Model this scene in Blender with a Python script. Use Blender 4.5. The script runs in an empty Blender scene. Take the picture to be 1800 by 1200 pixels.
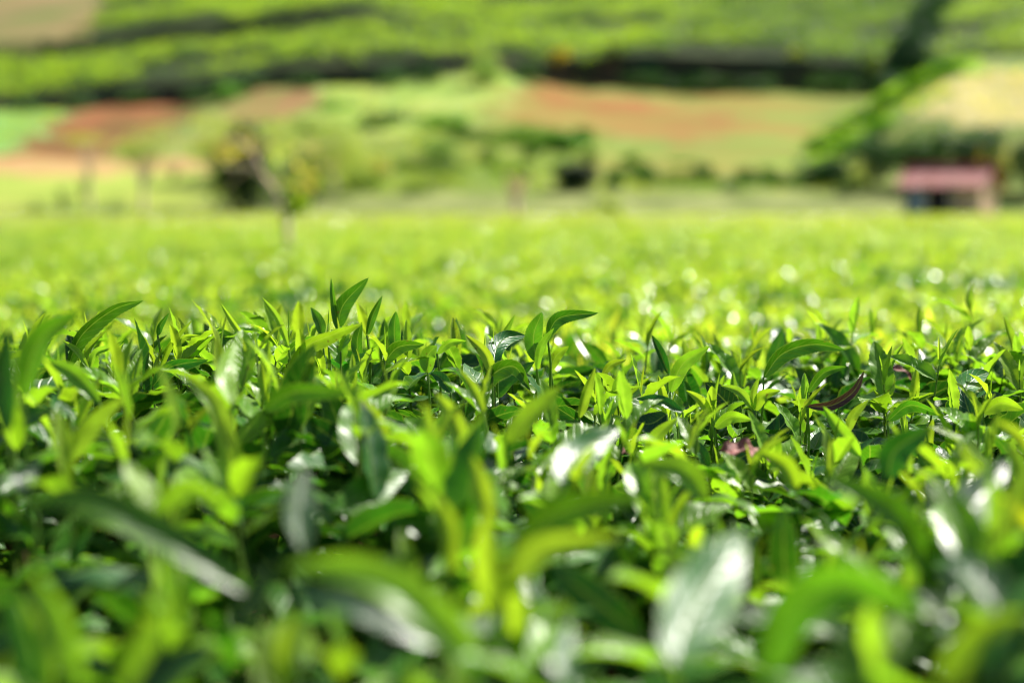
import bpy, math, random
import numpy as np
from mathutils import Vector, Matrix

# ------------------------------------------------------------------ camera, sky, sun, exposure
scene = bpy.context.scene
col = scene.collection
F_PX = 2500.0                                  # 50 mm lens on a 36 mm sensor, for an 1800 px wide frame
CAM_Z = 1.04
PITCH = math.atan(235.0 / F_PX)
cd = bpy.data.cameras.new("camera")
cam = bpy.data.objects.new("camera", cd); col.objects.link(cam)
cam.location = (0, 0, CAM_Z)
cam.rotation_euler = (math.pi/2 - PITCH, 0, 0)
cd.lens = 50; cd.sensor_width = 36; cd.clip_start = 0.02; cd.clip_end = 2000
cd.dof.use_dof = True; cd.dof.focus_distance = 1.52; cd.dof.aperture_fstop = 2.3
cd.dof.aperture_blades = 0
scene.camera = cam

SUN_EL = math.radians(47); SUN_AZ = math.radians(50)      # azimuth to the right of +Y (straight ahead)
world = bpy.data.worlds.new("World"); scene.world = world; world.use_nodes = True
wn = world.node_tree
sky = wn.nodes.new("ShaderNodeTexSky"); sky.sky_type = 'NISHITA'; sky.sun_disc = False
sky.sun_elevation = SUN_EL; sky.sun_rotation = SUN_AZ
sky.dust_density = 1.5
wn.links.new(sky.outputs[0], wn.nodes["Background"].inputs[0])
wn.nodes["Background"].inputs[1].default_value = 0.06
ld = bpy.data.lights.new("sun", 'SUN'); sun = bpy.data.objects.new("sun", ld); col.objects.link(sun)
ld.energy = 4.9; ld.angle = math.radians(0.55); ld.color = (1.0, 0.95, 0.86)
sd = Vector((math.sin(SUN_AZ)*math.cos(SUN_EL), math.cos(SUN_AZ)*math.cos(SUN_EL), math.sin(SUN_EL)))
sun.rotation_euler = sd.to_track_quat('Z', 'Y').to_euler()
scene.view_settings.view_transform = 'Standard'
scene.view_settings.look = 'None'
scene.view_settings.exposure = 1.0
scene.view_settings.gamma = 1.0
scene.cycles.use_denoising = True
scene.cycles.filter_width = 1.1
scene.cycles.max_bounces = 8
scene.cycles.transmission_bounces = 4
scene.cycles.diffuse_bounces = 4

rng = np.random.default_rng(11)
random.seed(11)
CP, SP = math.cos(PITCH), math.sin(PITCH)
def at(px, Y, d):
    """world point seen at pixel (px, Y) of the 1800x1200 frame, d metres along the view axis"""
    a = (px-900)/F_PX*d; b = (600-Y)/F_PX*d
    return np.array([a, d*CP + b*SP, CAM_Z - d*SP + b*CP])
VIEW_UP = np.array([0, SP, CP]); VIEW_F = np.array([0, CP, -SP])

# ------------------------------------------------------------------ scene graph helpers
def tag(o, label=None, cat=None, group=None, kind=None):
    if label: o['label'] = label
    if cat: o['category'] = cat
    if group: o['group'] = group
    if kind: o['kind'] = kind
    return o
def empty(name, loc=(0, 0, 0), rz=0.0):
    o = bpy.data.objects.new(name, None); col.objects.link(o)
    o.location = loc; o.rotation_euler.z = rz; o.empty_display_size = .2
    return o
def mesh_np(name, V, Fq, mats, colors=None, uv=None, smooth=True, parent=None, mat_idx=None):
    """V (n,3), Fq (m,k) ; colours and uv per vertex"""
    me = bpy.data.meshes.new(name)
    V = np.asarray(V, dtype=np.float32); Fq = np.asarray(Fq, dtype=np.int32)
    k = Fq.shape[1]; m = len(Fq)
    me.vertices.add(len(V)); me.vertices.foreach_set("co", V.ravel())
    me.loops.add(m*k); me.loops.foreach_set("vertex_index", Fq.ravel())
    me.polygons.add(m)
    me.polygons.foreach_set("loop_start", np.arange(0, m*k, k, dtype=np.int32))
    me.polygons.foreach_set("loop_total", np.full(m, k, dtype=np.int32))
    me.polygons.foreach_set("use_smooth", np.full(m, smooth))
    if mat_idx is not None: me.polygons.foreach_set("material_index", np.asarray(mat_idx, dtype=np.int32))
    if colors is not None:
        a = me.color_attributes.new("tint", 'FLOAT_COLOR', 'POINT')
        c = np.ones((len(V), 4), dtype=np.float32); c[:, :3] = colors
        a.data.foreach_set("color", c.ravel())
    if uv is not None:
        a = me.attributes.new("blade", 'FLOAT2', 'POINT')
        a.data.foreach_set("vector", np.asarray(uv, dtype=np.float32).ravel())
    for mt in (mats if isinstance(mats, (list, tuple)) else [mats]): me.materials.append(mt)
    me.update(calc_edges=True)
    o = bpy.data.objects.new(name, me); col.objects.link(o)
    if parent: o.parent = parent
    return o

# ------------------------------------------------------------------ materials
def new_mat(name):
    m = bpy.data.materials.new(name); m.use_nodes = True
    return m, m.node_tree, m.node_tree.nodes, m.node_tree.links
def math_node(N, L, op, a, b=None, clamp=False):
    n = N.new("ShaderNodeMath"); n.operation = op; n.use_clamp = clamp
    for i, s in enumerate((a, b)):
        if s is None: continue
        if hasattr(s, 'links') or hasattr(s, 'is_linked'): L.new(s, n.inputs[i])
        else: n.inputs[i].default_value = s
    return n.outputs[0]
def leaf_material(name, rough=.33, trans=.46, vein=True, spec=.5):
    m, T, N, L = new_mat(name)
    P = N["Principled BSDF"]; out = N["Material Output"]
    at_ = N.new("ShaderNodeAttribute"); at_.attribute_name = "tint"
    noi = N.new("ShaderNodeTexNoise"); noi.inputs['Scale'].default_value = 60; noi.inputs['Detail'].default_value = 3
    geo = N.new("ShaderNodeNewGeometry")
    tc = N.new("ShaderNodeTexCoord"); L.new(tc.outputs['Object'], noi.inputs['Vector'])
    mr = N.new("ShaderNodeMapRange"); L.new(noi.outputs[0], mr.inputs[0])
    mr.inputs[1].default_value = .3; mr.inputs[2].default_value = .7; mr.inputs[3].default_value = .78; mr.inputs[4].default_value = 1.2
    mul = N.new("ShaderNodeMix"); mul.data_type = 'RGBA'; mul.blend_type = 'MULTIPLY'; mul.inputs[0].default_value = 1
    L.new(at_.outputs['Color'], mul.inputs[6]); L.new(mr.outputs[0], mul.inputs[7])
    base = mul.outputs[2]
    if vein:
        n2 = N.new("ShaderNodeTexNoise"); n2.inputs['Scale'].default_value = 170; n2.inputs['Detail'].default_value = 1
        L.new(tc.outputs['Object'], n2.inputs['Vector'])
        spot = math_node(N, L, 'MULTIPLY', math_node(N, L, 'MULTIPLY', math_node(N, L, 'SUBTRACT', n2.outputs[0], .71), 14.0, True), .7)
        sm = N.new("ShaderNodeMix"); sm.data_type = 'RGBA'; sm.inputs[7].default_value = (.13, .07, .025, 1)
        L.new(spot, sm.inputs[0]); L.new(base, sm.inputs[6]); base = sm.outputs[2]
        bl = N.new("ShaderNodeAttribute"); bl.attribute_name = "blade"
        sx = N.new("ShaderNodeSeparateXYZ"); L.new(bl.outputs['Vector'], sx.inputs[0])
        av = math_node(N, L, 'ABSOLUTE', sx.outputs[1])
        rib = math_node(N, L, 'SUBTRACT', 1.0, math_node(N, L, 'MULTIPLY', av, 11.0), True)
        edge = math_node(N, L, 'MULTIPLY', math_node(N, L, 'SUBTRACT', av, .90), 8.0, True)
        ph = math_node(N, L, 'SUBTRACT', math_node(N, L, 'MULTIPLY', sx.outputs[0], 9.0), math_node(N, L, 'MULTIPLY', av, 1.6))
        vn = math_node(N, L, 'SINE', math_node(N, L, 'MULTIPLY', ph, 6.2832))
        vn4 = math_node(N, L, 'POWER', math_node(N, L, 'MAXIMUM', vn, 0.0), 6.0)
        pale = N.new("ShaderNodeMix"); pale.data_type = 'RGBA'; pale.inputs[7].default_value = (.30, .42, .10, 1)
        amt = math_node(N, L, 'ADD', math_node(N, L, 'MULTIPLY', rib, .55), math_node(N, L, 'ADD', math_node(N, L, 'MULTIPLY', edge, .75), math_node(N, L, 'MULTIPLY', vn4, .10)), True)
        L.new(amt, pale.inputs[0]); L.new(base, pale.inputs[6]); base = pale.outputs[2]
        bp = N.new("ShaderNodeBump"); bp.inputs['Strength'].default_value = .45; bp.inputs['Distance'].default_value = .001
        hh = math_node(N, L, 'SUBTRACT', math_node(N, L, 'MULTIPLY', noi.outputs[0], .8), math_node(N, L, 'ADD', math_node(N, L, 'MULTIPLY', vn4, .8), rib))
        L.new(hh, bp.inputs['Height']); L.new(bp.outputs[0], P.inputs['Normal'])
    # the underside of a leaf is paler and matt
    under = N.new("ShaderNodeMix"); under.data_type = 'RGBA'; under.blend_type = 'MIX'
    under.inputs[7].default_value = (.12, .26, .04, 1)
    L.new(math_node(N, L, 'MULTIPLY', geo.outputs['Backfacing'], .35), under.inputs[0]); L.new(base, under.inputs[6])
    L.new(under.outputs[2], P.inputs['Base Color'])
    L.new(math_node(N, L, 'ADD', math_node(N, L, 'MULTIPLY', geo.outputs['Backfacing'], .25), math_node(N, L, 'ADD', math_node(N, L, 'MULTIPLY', noi.outputs[0], .2), rough-.1)), P.inputs['Roughness'])
    P.inputs['Specular IOR Level'].default_value = spec
    tr = N.new("ShaderNodeBsdfTranslucent")
    tm = N.new("ShaderNodeMix"); tm.data_type = 'RGBA'; tm.blend_type = 'MULTIPLY'; tm.inputs[0].default_value = 1
    tm.inputs[7].default_value = (1.62, 1.62, .5, 1); L.new(base, tm.inputs[6]); L.new(tm.outputs[2], tr.inputs['Color'])
    mx = N.new("ShaderNodeMixShader")
    sp = N.new("ShaderNodeSeparateColor"); L.new(at_.outputs['Color'], sp.inputs[0])
    th = N.new("ShaderNodeMapRange"); L.new(sp.outputs[1], th.inputs[0]); th.inputs[1].default_value = .06; th.inputs[2].default_value = .26
    th.inputs[3].default_value = .2; th.inputs[4].default_value = trans; L.new(th.outputs[0], mx.inputs[0])   # old leaves are thick
    L.new(P.outputs[0], mx.inputs[1]); L.new(tr.outputs[0], mx.inputs[2]); L.new(mx.outputs[0], out.inputs[0])
    return m
def noise_mat(name, c1, c2, scale=1.0, rough=.9, detail=5, stretch=None, bump=0.0):
    m, T, N, L = new_mat(name)
    P = N["Principled BSDF"]; tc = N.new("ShaderNodeTexCoord")
    src = tc.outputs['Object']
    if stretch:
        mp = N.new("ShaderNodeMapping"); mp.inputs['Scale'].default_value = stretch; L.new(src, mp.inputs[0]); src = mp.outputs[0]
    n = N.new("ShaderNodeTexNoise"); n.inputs['Scale'].default_value = scale; n.inputs['Detail'].default_value = detail
    L.new(src, n.inputs['Vector'])
    r = N.new("ShaderNodeValToRGB"); r.color_ramp.elements[0].position = .33; r.color_ramp.elements[1].position = .67
    r.color_ramp.elements[0].color = (*c1, 1); r.color_ramp.elements[1].color = (*c2, 1)
    L.new(n.outputs[0], r.inputs[0]); L.new(r.outputs[0], P.inputs['Base Color'])
    P.inputs['Roughness'].default_value = rough
    if rough > .8: P.inputs['Specular IOR Level'].default_value = .1
    if bump:
        b = N.new("ShaderNodeBump"); b.inputs['Strength'].default_value = bump; b.inputs['Distance'].default_value = .1
        L.new(n.outputs[0], b.inputs['Height']); L.new(b.outputs[0], P.inputs['Normal'])
    return m
M_LEAF = leaf_material("tea_leaf", rough=.36, spec=.42)
M_FIELD = leaf_material("tea_leaf_field", rough=.22, trans=.5, vein=False, spec=.9)
M_TREE = leaf_material("tree_leaf", rough=.5, trans=.5, vein=False, spec=.3)
M_TWIG = noise_mat("green_twig", (.10, .16, .03), (.16, .20, .05), 40, .5)
M_WOOD = noise_mat("bark_brown", (.06, .035, .02), (.16, .10, .06), 30, .85)
M_PALE = noise_mat("bark_pale", (.62, .52, .33), (.78, .68, .48), 8, .8)
M_PINK = noise_mat("bark_pinkish", (.72, .48, .33), (.85, .64, .48), 12, .8)

# ------------------------------------------------------------------ leaves
def profile(t):
    w = (t**.62) * (1-t)**.85
    return w / .5
def leaf_batch(P, T, Nn, Ln, W, curl, fold, colr, nu=8, nv=2, ripple=0.0, serr=0.0, droop_tip=0.0):
    """vectorised leaves. nv = cells on each half. Returns V,F,C,UV"""
    n = len(P)
    T = T/np.linalg.norm(T, axis=1, keepdims=True)
    Nn = Nn - T*np.sum(T*Nn, axis=1, keepdims=True); Nn /= np.linalg.norm(Nn, axis=1, keepdims=True)
    S = np.cross(T, Nn)
    t = np.linspace(0, 1, nu+1); v = np.linspace(-1, 1, 2*nv+1)
    c = np.where(np.abs(curl) < 1e-3, 1e-3, curl)[:, None]
    ph = c*t[None]
    cx = np.sin(ph)/c*Ln[:, None]; cz = -(1-np.cos(ph))/c*Ln[:, None]
    C = P[:, None]+T[:, None]*cx[..., None]+Nn[:, None]*cz[..., None]
    nl = Nn[:, None]*np.cos(ph)[..., None]+T[:, None]*np.sin(ph)[..., None]
    w = profile(t)[None]*W[:, None]*.5
    if serr: w = w*(1+serr*np.where(np.arange(nu+1) % 2 == 0, 1, -1)[None])
    av = np.abs(v)
    fo = fold[:, None, None]
    side = w[..., None]*v[None, None]*np.cos(fo)
    up = w[..., None]*av[None, None]*np.sin(fo)
    if ripple:
        rp = rng.uniform(0, 6.28, (n, 1, 1)); rf = rng.uniform(2, 4, (n, 1, 1))
        up = up + w[..., None]*(av**2)[None, None]*ripple*np.sin(rp+rf*6.28*t[None, :, None]+np.sign(v)[None, None]*1.3)
    V = C[:, :, None]+S[:, None, None]*side[..., None]+nl[:, :, None]*up[..., None]
    nvv = 2*nv+1; per = (nu+1)*nvv
    i = np.arange(nu)[:, None]*nvv+np.arange(2*nv)[None]
    f = np.stack([i, i+1, i+1+nvv, i+nvv], -1).reshape(-1, 4)
    Fq = (f[None]+(np.arange(n)*per)[:, None, None]).reshape(-1, 4)
    Cc = np.repeat(colr, per, axis=0)
    UV = np.tile(np.stack(np.meshgrid(t, v, indexing='ij'), -1).reshape(-1, 2), (n, 1))
    return V.reshape(-1, 3), Fq, Cc, UV
def join(parts):
    Vs, Fs, Cs, Us, o = [], [], [], [], 0
    for V, Fq, C, U in parts:
        Vs.append(V); Fs.append(Fq+o); Cs.append(C); Us.append(U); o += len(V)
    return np.concatenate(Vs), np.concatenate(Fs), np.concatenate(Cs), np.concatenate(Us)
def tube(pts, radii, color, ns=6):
    pts = np.asarray(pts, float); V = []; n = len(pts)
    for i in range(n):
        d = pts[min(i+1, n-1)]-pts[max(i-1, 0)]; d /= np.linalg.norm(d)
        a = np.cross(d, [0.3, 1, .2]); a /= np.linalg.norm(a); b = np.cross(d, a)
        for k in range(ns):
            th = 2*math.pi*k/ns; V.append(pts[i]+radii[i]*(math.cos(th)*a+math.sin(th)*b))
    Fq = [[i*ns+k, i*ns+(k+1) % ns, (i+1)*ns+(k+1) % ns, (i+1)*ns+k] for i in range(n-1) for k in range(ns)]
    V = np.array(V)
    return V, np.array(Fq), np.tile(color, (len(V), 1)), np.tile([.5, .5], (len(V), 1))

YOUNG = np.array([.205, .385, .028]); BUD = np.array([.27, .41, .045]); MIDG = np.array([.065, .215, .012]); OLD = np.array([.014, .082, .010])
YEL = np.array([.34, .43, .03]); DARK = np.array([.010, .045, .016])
def jitter(c, n, a=.28):
    k = rng.uniform(1-a, 1+a, (n, 1)); h = rng.uniform(-.12, .12, (n, 1))
    o = c*k; o = o*np.concatenate([1+h*1.6, 1+h*.2, 1-h], 1)
    return np.clip(o, 0.003, .8)
def unit(az, el):
    return np.stack([np.cos(el)*np.cos(az), np.cos(el)*np.sin(az), np.sin(el)], -1)

def shoot_leaves(base, scale, res=8, nv=2, ripple=.12, serr=0.0, sel=None):
    """base (n,3): vectorised young shoots; returns list of geometry parts (one call per leaf order)"""
    n = len(base)
    az0 = rng.uniform(0, 6.28, n); lean_az = rng.uniform(0, 6.28, n); lean = rng.uniform(0, .35, n)
    stem = unit(lean_az, math.pi/2-lean)
    H = rng.uniform(.035, .085, n)*scale
    top = base+stem*H[:, None]
    out = []
    # (fraction up the stem, elevation range, length range, width ratio, colour, curl, fold)
    spec = [(1.0, (1.30, 1.52), (.020, .036), .17, BUD, (-.1, .2), 1.15),
            (.95, (1.00, 1.38), (.035, .056), .34, BUD*.5+YOUNG*.5, (-.2, .7), .75),
            (.75, (.55, 1.10), (.046, .070), .44, YOUNG*.85+MIDG*.15, (.2, 1.1), .55),
            (.45, (.20, .90), (.055, .084), .46, YOUNG*.45+MIDG*.55, (.4, 1.4), .42),
            (.15, (.0, .70), (.060, .095), .48, MIDG*.75, (.4, 1.5), .35)]
    for k, (fr, el, ln, wr, c, cu, fo) in enumerate(spec):
        keep = rng.random(n) < (1.0 if k < 3 else .85)
        az = az0+k*2.4+rng.uniform(-.4, .4, n); e = rng.uniform(*el, n)
        T = unit(az, e); Nn = unit(az+math.pi, math.pi/2-e)+rng.normal(0, .22, (n, 3))
        Ln = rng.uniform(*ln, n)*scale
        P = base+stem*(H*fr)[:, None]
        g = leaf_batch(P[keep], T[keep], Nn[keep], Ln[keep], (Ln*wr*rng.uniform(.95, 1.3, n))[keep],
                       rng.uniform(*cu, n)[keep], (fo*rng.uniform(.6, 1.2, n))[keep], jitter(c, n)[keep], res, nv, ripple, serr)
        out.append(g)
    return out, stem, H
def stems_batch(base, stem, H, rad=.0013, below=.05):
    n = len(base); a = np.cross(stem, [1, .2, 0]); a /= np.linalg.norm(a, axis=1, keepdims=True); b = np.cross(stem, a)
    V = []
    for lev, r in ((-below, rad*1.4), (None, rad*.7)):
        c = base+stem*(H[:, None] if lev is None else lev)
        for k in range(4):
            th = math.pi/2*k; V.append(c+r*(math.cos(th)*a+math.sin(th)*b))
    V = np.stack(V, 1).reshape(-1, 3)
    f = np.array([[k, (k+1) % 4, 4+(k+1) % 4, 4+k] for k in range(4)])
    Fq = (f[None]+(np.arange(n)*8)[:, None, None]).reshape(-1, 4)
    return V, Fq, np.tile([.13, .22, .04], (len(V), 1)), np.tile([.5, .5], (len(V), 1))
def old_leaves(pts, scale, res=6, nv=2, ripple=.15, colr=OLD, tilt=.55, serr=0.0):
    n = len(pts)
    az = rng.uniform(0, 6.28, n); e = rng.normal(.3, .45, n)
    T = unit(az, e); Nn = np.array([0, 0, 1.])+rng.normal(0, tilt, (n, 3))
    Ln = rng.uniform(.055, .10, n)*scale
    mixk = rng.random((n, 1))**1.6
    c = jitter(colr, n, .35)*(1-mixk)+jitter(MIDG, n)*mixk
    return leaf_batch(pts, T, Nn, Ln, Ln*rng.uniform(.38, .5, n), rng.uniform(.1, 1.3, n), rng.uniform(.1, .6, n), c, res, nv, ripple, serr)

# ------------------------------------------------------------------ terrain
def interp(px, xs, ys): return np.interp(px, xs, ys)
BX = [-900, 0, 200, 330, 450, 600, 750, 870, 1000, 1200, 1400, 1530, 1640, 2700]
BLO = [230, 200, 187, 184, 162, 154, 146, 132, 152, 164, 166, 162, 140, 60]
BHI = [205, 182, 158, 152, 134, 118, 110, 112, 108, 104, 110, 118, 112, 30]
def sstep(a, b, x):
    t = np.clip((x-a)/(b-a), 0, 1); return t*t*(3-2*t)
def bank_y(x): return 105+2.5*np.sin(x*.07)+1.2*np.sin(x*.19+1)
def ground(x, y):
    x = np.asarray(x, float); y = np.asarray(y, float)
    by = bank_y(x)
    px = 900+x/by*F_PX
    zb = CAM_Z+(365-interp(px, BX, BLO))/F_PX*by
    zt = CAM_Z+(365-interp(px, BX, BHI))/F_PX*(by+0.6)
    z = np.zeros_like(x*y)
    z = .0+2.0*sstep(60, 69, y)
    t = np.clip((y-69)/(by-69), 0, 1)
    z = np.where(y > 69, 2.0+(zb-2.0)*(t*.75+.25*t*t), z)
    b = np.clip((y-by)/0.6, 0, 1)
    z = np.where(y > by, zb+(zt-zb)*b, z)
    u = np.clip(y-by-0.6, 0, 400)
    z = np.where(y > by+0.6, zt+.235*np.minimum(u, 110)+.06*np.clip(u-110, 0, 60)-.10*np.clip(u-170, 0, 300), z)
    # second terrace step high on the left of the slope
    z = z+1.6*sstep(24, 25.5, u)*sstep(-8, -16, x)*sstep(0, 1, u)
    # spur closing in from the right
    xs = x*85/np.maximum(y, 60)
    sp = sstep(17, 27, xs)*4.1*np.clip(1-((y-89)/15)**2, 0, 1)
    z = z+sp*(y > 60)
    z = z+.16*np.sin(x*.43+y*.21)*np.sin(y*.37-x*.11)*sstep(60, 75, y)+.5*sstep(110, 150, y)*np.sin(x*.12+1)*np.sin(y*.09)
    return z
def hit(px, Y, near=61.0, far=230.0):
    """walk along the sight line of a pixel until it meets the terrain"""
    a = (px-900)/F_PX; b = (600-Y)/F_PX
    dx, dy, dz = a, CP+b*SP, -SP+b*CP
    for y in np.arange(near, far, .25):
        s = y/dy
        if CAM_Z+dz*s <= float(ground(dx*s, y)): return dx*s, y, float(ground(dx*s, y))
    return dx*far/dy, far, float(ground(dx*far/dy, far))

def sky_px(x, y, z):
    yc = y*CP-(z-CAM_Z)*SP; up = y*SP+(z-CAM_Z)*CP
    return 900+F_PX*x/yc, 600-F_PX*up/yc
def inside(px, py, poly):
    r = np.zeros(px.shape, bool); n = len(poly)
    for i in range(n):
        x1, y1 = poly[i]; x2, y2 = poly[(i+1) % n]
        c = ((y1 > py) != (y2 > py))
        with np.errstate(divide='ignore', invalid='ignore'):
            r ^= c & (px < (x2-x1)*(py-y1)/(y2-y1+1e-9)+x1)
    return r
# plots on the slope, each corner found on the terrain itself, so the plots are regions of the ground
PLOTS = [
 ('grass_plot',     [(-150,178),(137,188),(40,250),(0,270),(-150,300)]),
 ('red_soil_plot',  [(137,188),(260,178),(345,184),(325,215),(240,262),(160,278),(-20,279),(40,250)]),
 ('pink_soil_plot', [(430,162),(575,150),(560,182),(520,208),(355,222),(395,190)]),
 ('sandy_track',    [(-150,279),(370,279),(372,306),(-150,310)]),
 ('lime_plot',      [(-150,310),(372,306),(372,362),(-150,366)]),
 ('pale_crop_plot', [(575,150),(700,140),(860,118),(905,132),(900,160),(800,232),(640,240),(560,200)]),
 ('orange_soil_plot',[(800,230),(905,155),(945,140),(1010,152),(1060,165),(1180,178),(1290,200),(1300,238),(1230,262),(1120,240),(1000,226),(900,228)]),
 ('fallow_plot',    [(1010,150),(1550,160),(1475,240),(1380,310),(1040,318),(1010,240),(1230,264),(1302,240),(1292,198),(1180,176)]),
 ('straw_slope',    [(1590,190),(1650,150),(1720,128),(2300,100),(2300,225),(1760,222),(1640,205)]),
 ('roadside_strip', [(470,341),(1590,333),(1590,385),(470,385)]),
 ('bright_verge',   [(1405,285),(1480,215),(1640,105),(1730,100),(1660,150),(1590,190),(1520,235),(1470,300)]),
]
MT = {
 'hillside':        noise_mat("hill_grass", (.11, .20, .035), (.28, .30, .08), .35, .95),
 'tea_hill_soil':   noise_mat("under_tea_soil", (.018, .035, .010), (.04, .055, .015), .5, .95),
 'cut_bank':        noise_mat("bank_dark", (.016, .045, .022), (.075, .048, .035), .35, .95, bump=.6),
 'grass_plot':      noise_mat("mint_grass", (.18, .36, .09), (.24, .42, .12), .5, .95),
 'red_soil_plot':   noise_mat("red_soil", (.14, .10, .03), (.29, .105, .045), .3, .95, bump=.4),
 'pink_soil_plot':  noise_mat("pink_soil", (.19, .21, .05), (.31, .145, .075), .3, .95, bump=.3),
 'sandy_track':     noise_mat("sand", (.40, .27, .10), (.46, .30, .13), .8, .95),
 'lime_plot':       noise_mat("lime_crop", (.24, .34, .05), (.36, .41, .08), .5, .95),
 'pale_crop_plot':  noise_mat("pale_crop", (.20, .33, .07), (.40, .45, .13), .35, .95),
 'orange_soil_plot': noise_mat("orange_soil", (.30, .12, .04), (.22, .25, .05), .22, .95),
 'fallow_plot':     noise_mat("fallow", (.13, .27, .04), (.31, .20, .05), .18, .95, stretch=(.4, 1, 1)),
 'straw_slope':     noise_mat("straw", (.42, .38, .14), (.58, .50, .22), .7, .95),
 'roadside_strip':  noise_mat('roadside', (.15, .19, .05), (.29, .32, .11), .5, .95),
 'bright_verge':    noise_mat("verge", (.17, .33, .015), (.26, .40, .03), .5, .95),
 'upper_soil':      noise_mat("upper_soil", (.15, .18, .05), (.30, .18, .095), .09, .95),
}
xs = np.concatenate([np.linspace(-260, -62, 30, endpoint=False), np.linspace(-62, 62, 210), np.linspace(62, 260, 31)[1:]])
ys = np.concatenate([np.linspace(59, 100, 100, endpoint=False), np.linspace(100, 112, 70, endpoint=False), np.linspace(112, 190, 80, endpoint=False), np.linspace(190, 420, 30)])
X, Yw = np.meshgrid(xs, ys); Z = ground(X, Yw)
V = np.stack([X, Yw, Z], -1).reshape(-1, 3)
nx, ny = len(xs), len(ys)
i = (np.arange(ny-1)[:, None]*nx+np.arange(nx-1)[None]).ravel()
FT = np.stack([i, i+1, i+1+nx, i+nx], -1)
ctr = V[FT].mean(1)
wx = .9*np.sin(ctr[:, 1]*.9+ctr[:, 0]*.5)+.7*np.sin(ctr[:, 1]*2.3-ctr[:, 0]*1.1)+rng.normal(0, .45, len(ctr))
wy = .5*np.sin(ctr[:, 0]*.8+1)+.5*np.sin(ctr[:, 0]*1.9+ctr[:, 1])+rng.normal(0, .3, len(ctr))
cpx, cpy = sky_px(ctr[:, 0]+wx, ctr[:, 1], ctr[:, 2]+wy*.1)
by = bank_y(ctr[:, 0])
cls = np.full(len(FT), 0); names = ['hillside', 'tea_hill_soil', 'cut_bank'] + [p[0] for p in PLOTS] + ['upper_soil']
cls[ctr[:, 1] > by+0.75] = 1
low = ctr[:, 1] < by
for k, (nm, poly) in enumerate(PLOTS):
    cls[inside(cpx, cpy, poly) & low] = 3+k
cls[(ctr[:, 1] >= by) & (ctr[:, 1] <= by+0.75)] = 2
up = (ctr[:, 1] > by+0.75)
cls[up & inside(cpx, cpy, [(-800, -400), (170, -60), (190, 10), (150, 60), (60, 92), (-60, 100), (-800, 160)])] = len(names)-1
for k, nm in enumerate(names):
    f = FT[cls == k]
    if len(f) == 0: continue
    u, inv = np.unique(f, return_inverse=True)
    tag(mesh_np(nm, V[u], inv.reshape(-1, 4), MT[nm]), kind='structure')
# flat ground of the tea field, one sheet past the horizon
M_SOIL = noise_mat("field_soil", (.05, .028, .016), (.13, .06, .035), 3, .95, bump=.5)
g = np.array([[-900, -60, 0], [900, -60, 0], [900, 59, 0], [-900, 59, 0]], float)
tag(mesh_np('ground', g, [[0, 1, 2, 3]], M_SOIL), kind='structure')

# ------------------------------------------------------------------ canopy of the field
def canopy(x, y):
    """height of the plucked surface of the tea"""
    x = np.asarray(x, float); y = np.asarray(y, float)
    z = .85+.012*np.sin(x*3.1+y*1.7)+.012*np.sin(y*4.3-x*2.1+1)
    near = sstep(2.3, 1.6, y)
    z = z-.035*sstep(1.0, .7, y)
    z = z+near*(.006-.062*sstep(-.12, .22, x/np.maximum(y, .3)*1.5)*sstep(2.2, 1.3, y)*sstep(.6, 1.1, y)+.035*sstep(.25, .5, x/np.maximum(y, .3)*1.5))
    return z
FLD = np.array([.36, .46, .075])
def bush_mesh(name, size, nshoot, nold, dome, res=6, nv=1, seed=0):
    """one tea bush about `size` wide, standing on z=0, its plucked top at .85"""
    b = rng.uniform(-.5, .5, (nshoot, 2))*size
    rr = np.maximum(np.abs(b[:, 0]), np.abs(b[:, 1]))/(size*.5)
    top = .845-dome*np.clip(rr-.55, 0, 1)**2*2.5+rng.normal(0, .018, nshoot)+.03*np.sin(b[:, 0]*9+nold)*np.sin(b[:, 1]*8+1)
    base = np.column_stack([b, top-.05])
    parts, stem, H = shoot_leaves(base, 1.1, res, nv, .1)
    parts = [(a, b_, c_*np.array([1.75, 1.34, 2.2]), d_) for a, b_, c_, d_ in parts]      # this field is a yellower flush
    parts.append(stems_batch(base, stem, H))
    q = rng.uniform(-.53, .53, (nold, 2))*size
    rr = np.maximum(np.abs(q[:, 0]), np.abs(q[:, 1]))/(size*.5)
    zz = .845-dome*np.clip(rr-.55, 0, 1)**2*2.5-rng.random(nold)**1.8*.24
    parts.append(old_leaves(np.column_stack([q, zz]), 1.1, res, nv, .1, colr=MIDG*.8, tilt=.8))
    for k in range(7):
        a = rng.uniform(0, 6.28); r = rng.uniform(.12, .42)*size
        e = np.array([r*math.cos(a), r*math.sin(a), rng.uniform(.62, .72)])
        parts.append(tube([[0, 0, 0], [e[0]*.3, e[1]*.3, .25], [e[0]*.7, e[1]*.7, .45], e], [.03, .022, .014, .006], [.08, .05, .03], 5))
    V, Fq, C, U = join(parts)
    me = mesh_np(name, V, Fq, M_FIELD, C, U)
    return me
protos = [bush_mesh('tea_bush', 1.05, 330+20*k, 1500, .16) for k in range(4)]
protos += [bush_mesh('tea_bush', 1.05, 90+60*k, 1900, .2) for k in range(2)]
FIELD_GROUP = 'tea bushes of the field behind the sharp shoots'
FIELD_LABEL = 'leafy yellow-green tea bush, out of focus, in the flat field beyond the sharp shoots'
spots = []
row = 0
y = 2.62
while y < 58:
    half = .40*y+1.4
    nxb = int(half/1.0)+1
    for k in range(-nxb, nxb+1):
        x = (k+.5*(row % 2))*1.0+random.uniform(-.06, .06)
        if abs(x) < half: spots.append((y+random.uniform(-.06, .06), x))
    y += .98; row += 1
def field_drop(y): return float(np.interp(y, [2.6, 4, 8, 14, 25, 58], [-.12, -.20, -.24, -.23, -.22, -.18]))
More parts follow.
